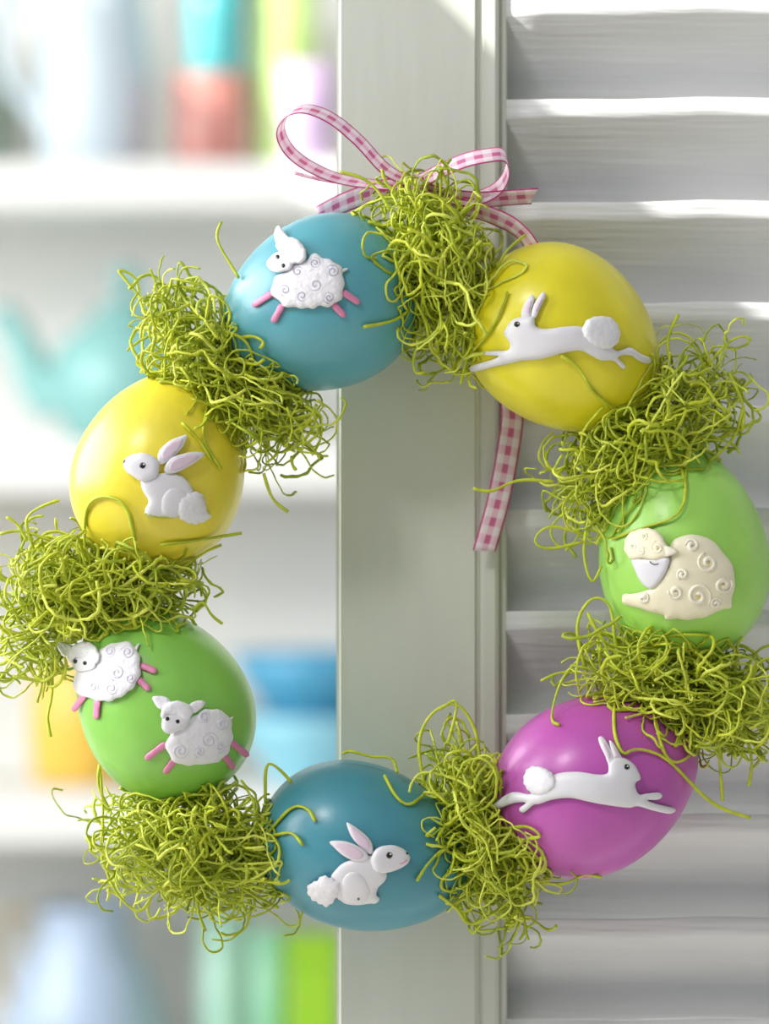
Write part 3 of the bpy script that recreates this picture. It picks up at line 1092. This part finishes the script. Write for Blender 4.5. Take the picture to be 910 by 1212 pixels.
EPS = 0.0004
za = SZ['a'] + EPS
e, k = vessel('pitcher', 112, za, [(52, 0), (62, 10), (68, 60), (66, 130), (58, 190), (50, 230), (54, 262), (60, 280)], 'iceblue',
              'tall ice blue pitcher on the top shelf', 'pitcher', wall=5, parts=True)
c = (bx(112), YO, za)
tube_obj('handle', catmull([(c[0] - 56 * k, YO, za + 235 * k), (c[0] - 90 * k, YO, za + 240 * k), (c[0] - 112 * k, YO, za + 190 * k), (c[0] - 104 * k, YO, za + 120 * k), (c[0] - 62 * k, YO, za + 60 * k)], 6),
         9 * k, 'iceblue', e, 10)
tube_obj('spout', [(c[0] + 50 * k, YO, za + 250 * k), (c[0] + 66 * k, YO, za + 276 * k)], [14 * k, 9 * k], 'iceblue', e, 10)
vessel('vase', -22, za, [(34, 0), (40, 20), (46, 80), (40, 130), (26, 160), (22, 178), (28, 190)], 'sage', 'sage green vase beside the ice blue pitcher', 'vase', 1.66)
vessel('tumbler', 249, za, [(40, 0), (42, 6), (45, 60), (46, 114)], 'red', 'coral tumbler under the turquoise tumbler', 'tumbler')
vessel('tumbler', 257, za + 114.5 * k, [(30, 0), (32, 5), (34, 60), (36, 120)], 'turq', 'turquoise tumbler stacked on the coral tumbler', 'tumbler')
vessel('tumbler', 336, za, [(32, 0), (34, 6), (37, 120), (38, 230)], 'lime', 'tall lime green tumbler behind the lilac cup', 'tumbler', 1.62)
vessel('cup', 366, za, [(26, 0), (30, 8), (34, 50), (35, 118)], 'lilac', 'lilac cup on the top shelf beside the shutter', 'cup', 1.535)

zb = SZ['b'] + EPS
e, k = vessel('teapot', 150, zb, [(58, 0), (72, 10), (92, 50), (94, 80), (80, 118), (52, 140), (40, 146)], 'aqua', 'aqua glazed teapot on the middle shelf', 'teapot', wall=5, parts=True)
c = (bx(150), YO, zb)
lid = lathe('lid', [(44 * k, 146 * k), (44 * k, 150 * k), (36 * k, 160 * k), (16 * k, 170 * k), (3 * k, 173 * k)], c, 'aqua', e)
lathe('knob', [(6 * k, 172 * k), (8 * k, 178 * k), (18 * k, 188 * k), (20 * k, 198 * k), (12 * k, 208 * k), (2 * k, 211 * k)], c, 'aqua', lid)
tube_obj('spout', catmull([(c[0] - 80 * k, YO, zb + 45 * k), (c[0] - 105 * k, YO, zb + 72 * k), (c[0] - 125 * k, YO, zb + 120 * k), (c[0] - 150 * k, YO, zb + 158 * k)], 6),
         np.linspace(30, 15, 19) * k, 'aqua', e, 14)
tube_obj('handle', catmull([(c[0] + 78 * k, YO, zb + 122 * k), (c[0] + 125 * k, YO, zb + 135 * k), (c[0] + 150 * k, YO, zb + 90 * k), (c[0] + 120 * k, YO, zb + 40 * k), (c[0] + 86 * k, YO, zb + 38 * k)], 6),
         9 * k, 'aqua', e, 10)

zc = SZ['c'] + EPS
vessel('storage_pot', 102, zc, [(58, 0), (64, 8), (68, 60), (66, 110), (58, 128), (60, 138)], 'honey', 'honey yellow pot on the shelf behind the green egg', 'pot')
e, k = vessel('bowl', 372, zc, [(50, 0), (52, 8), (74, 34), (92, 62), (98, 80)], 'palebl', 'pale blue bowl underneath the darker blue bowl', 'bowl')
vessel('bowl', 374, zc + 66 * k, [(48, 0), (52, 8), (72, 34), (90, 62), (100, 86)], 'blue', 'darker blue bowl stacked in the pale blue bowl', 'bowl')

zd = SZ['d'] + EPS
e, k = vessel('jug', 100, zd, [(60, 0), (76, 10), (94, 60), (94, 110), (78, 170), (58, 205), (52, 230), (58, 250)], 'jugblue', 'pale blue white jug with round belly on the bottom shelf', 'jug', wall=5, parts=True)
c = (bx(100), YO, zd)
tube_obj('handle', catmull([(c[0] - 54 * k, YO, zd + 235 * k), (c[0] - 90 * k, YO, zd + 240 * k), (c[0] - 110 * k, YO, zd + 190 * k), (c[0] - 84 * k, YO, zd + 130 * k)], 6),
         8 * k, 'cork', e, 10)['label'] = 'tan handle'
vessel('tumbler', 265, zd, [(25, 0), (27, 6), (29, 120), (30, 240)], 'mint', 'pale mint tumbler on the bottom shelf', 'tumbler')
vessel('tumbler', 317, zd, [(17, 0), (18, 6), (19, 120), (20, 226)], 'jade', 'jade green tumbler next to the lime box', 'tumbler', 1.585)
e = empty('gift_box', (bx(373), 1.57, zd), 'bright lime green box beside the shutter on the bottom shelf', 'box')
box('carton', (bx(342), bx(404)), (1.54, 1.60), (zd, zd + 196 * k), 'limebox', e, 0.002)
box('lid', (bx(339.5), bx(406.5)), (1.537, 1.603), (zd + 196 * k, zd + 222 * k), 'limebox', e, 0.002)
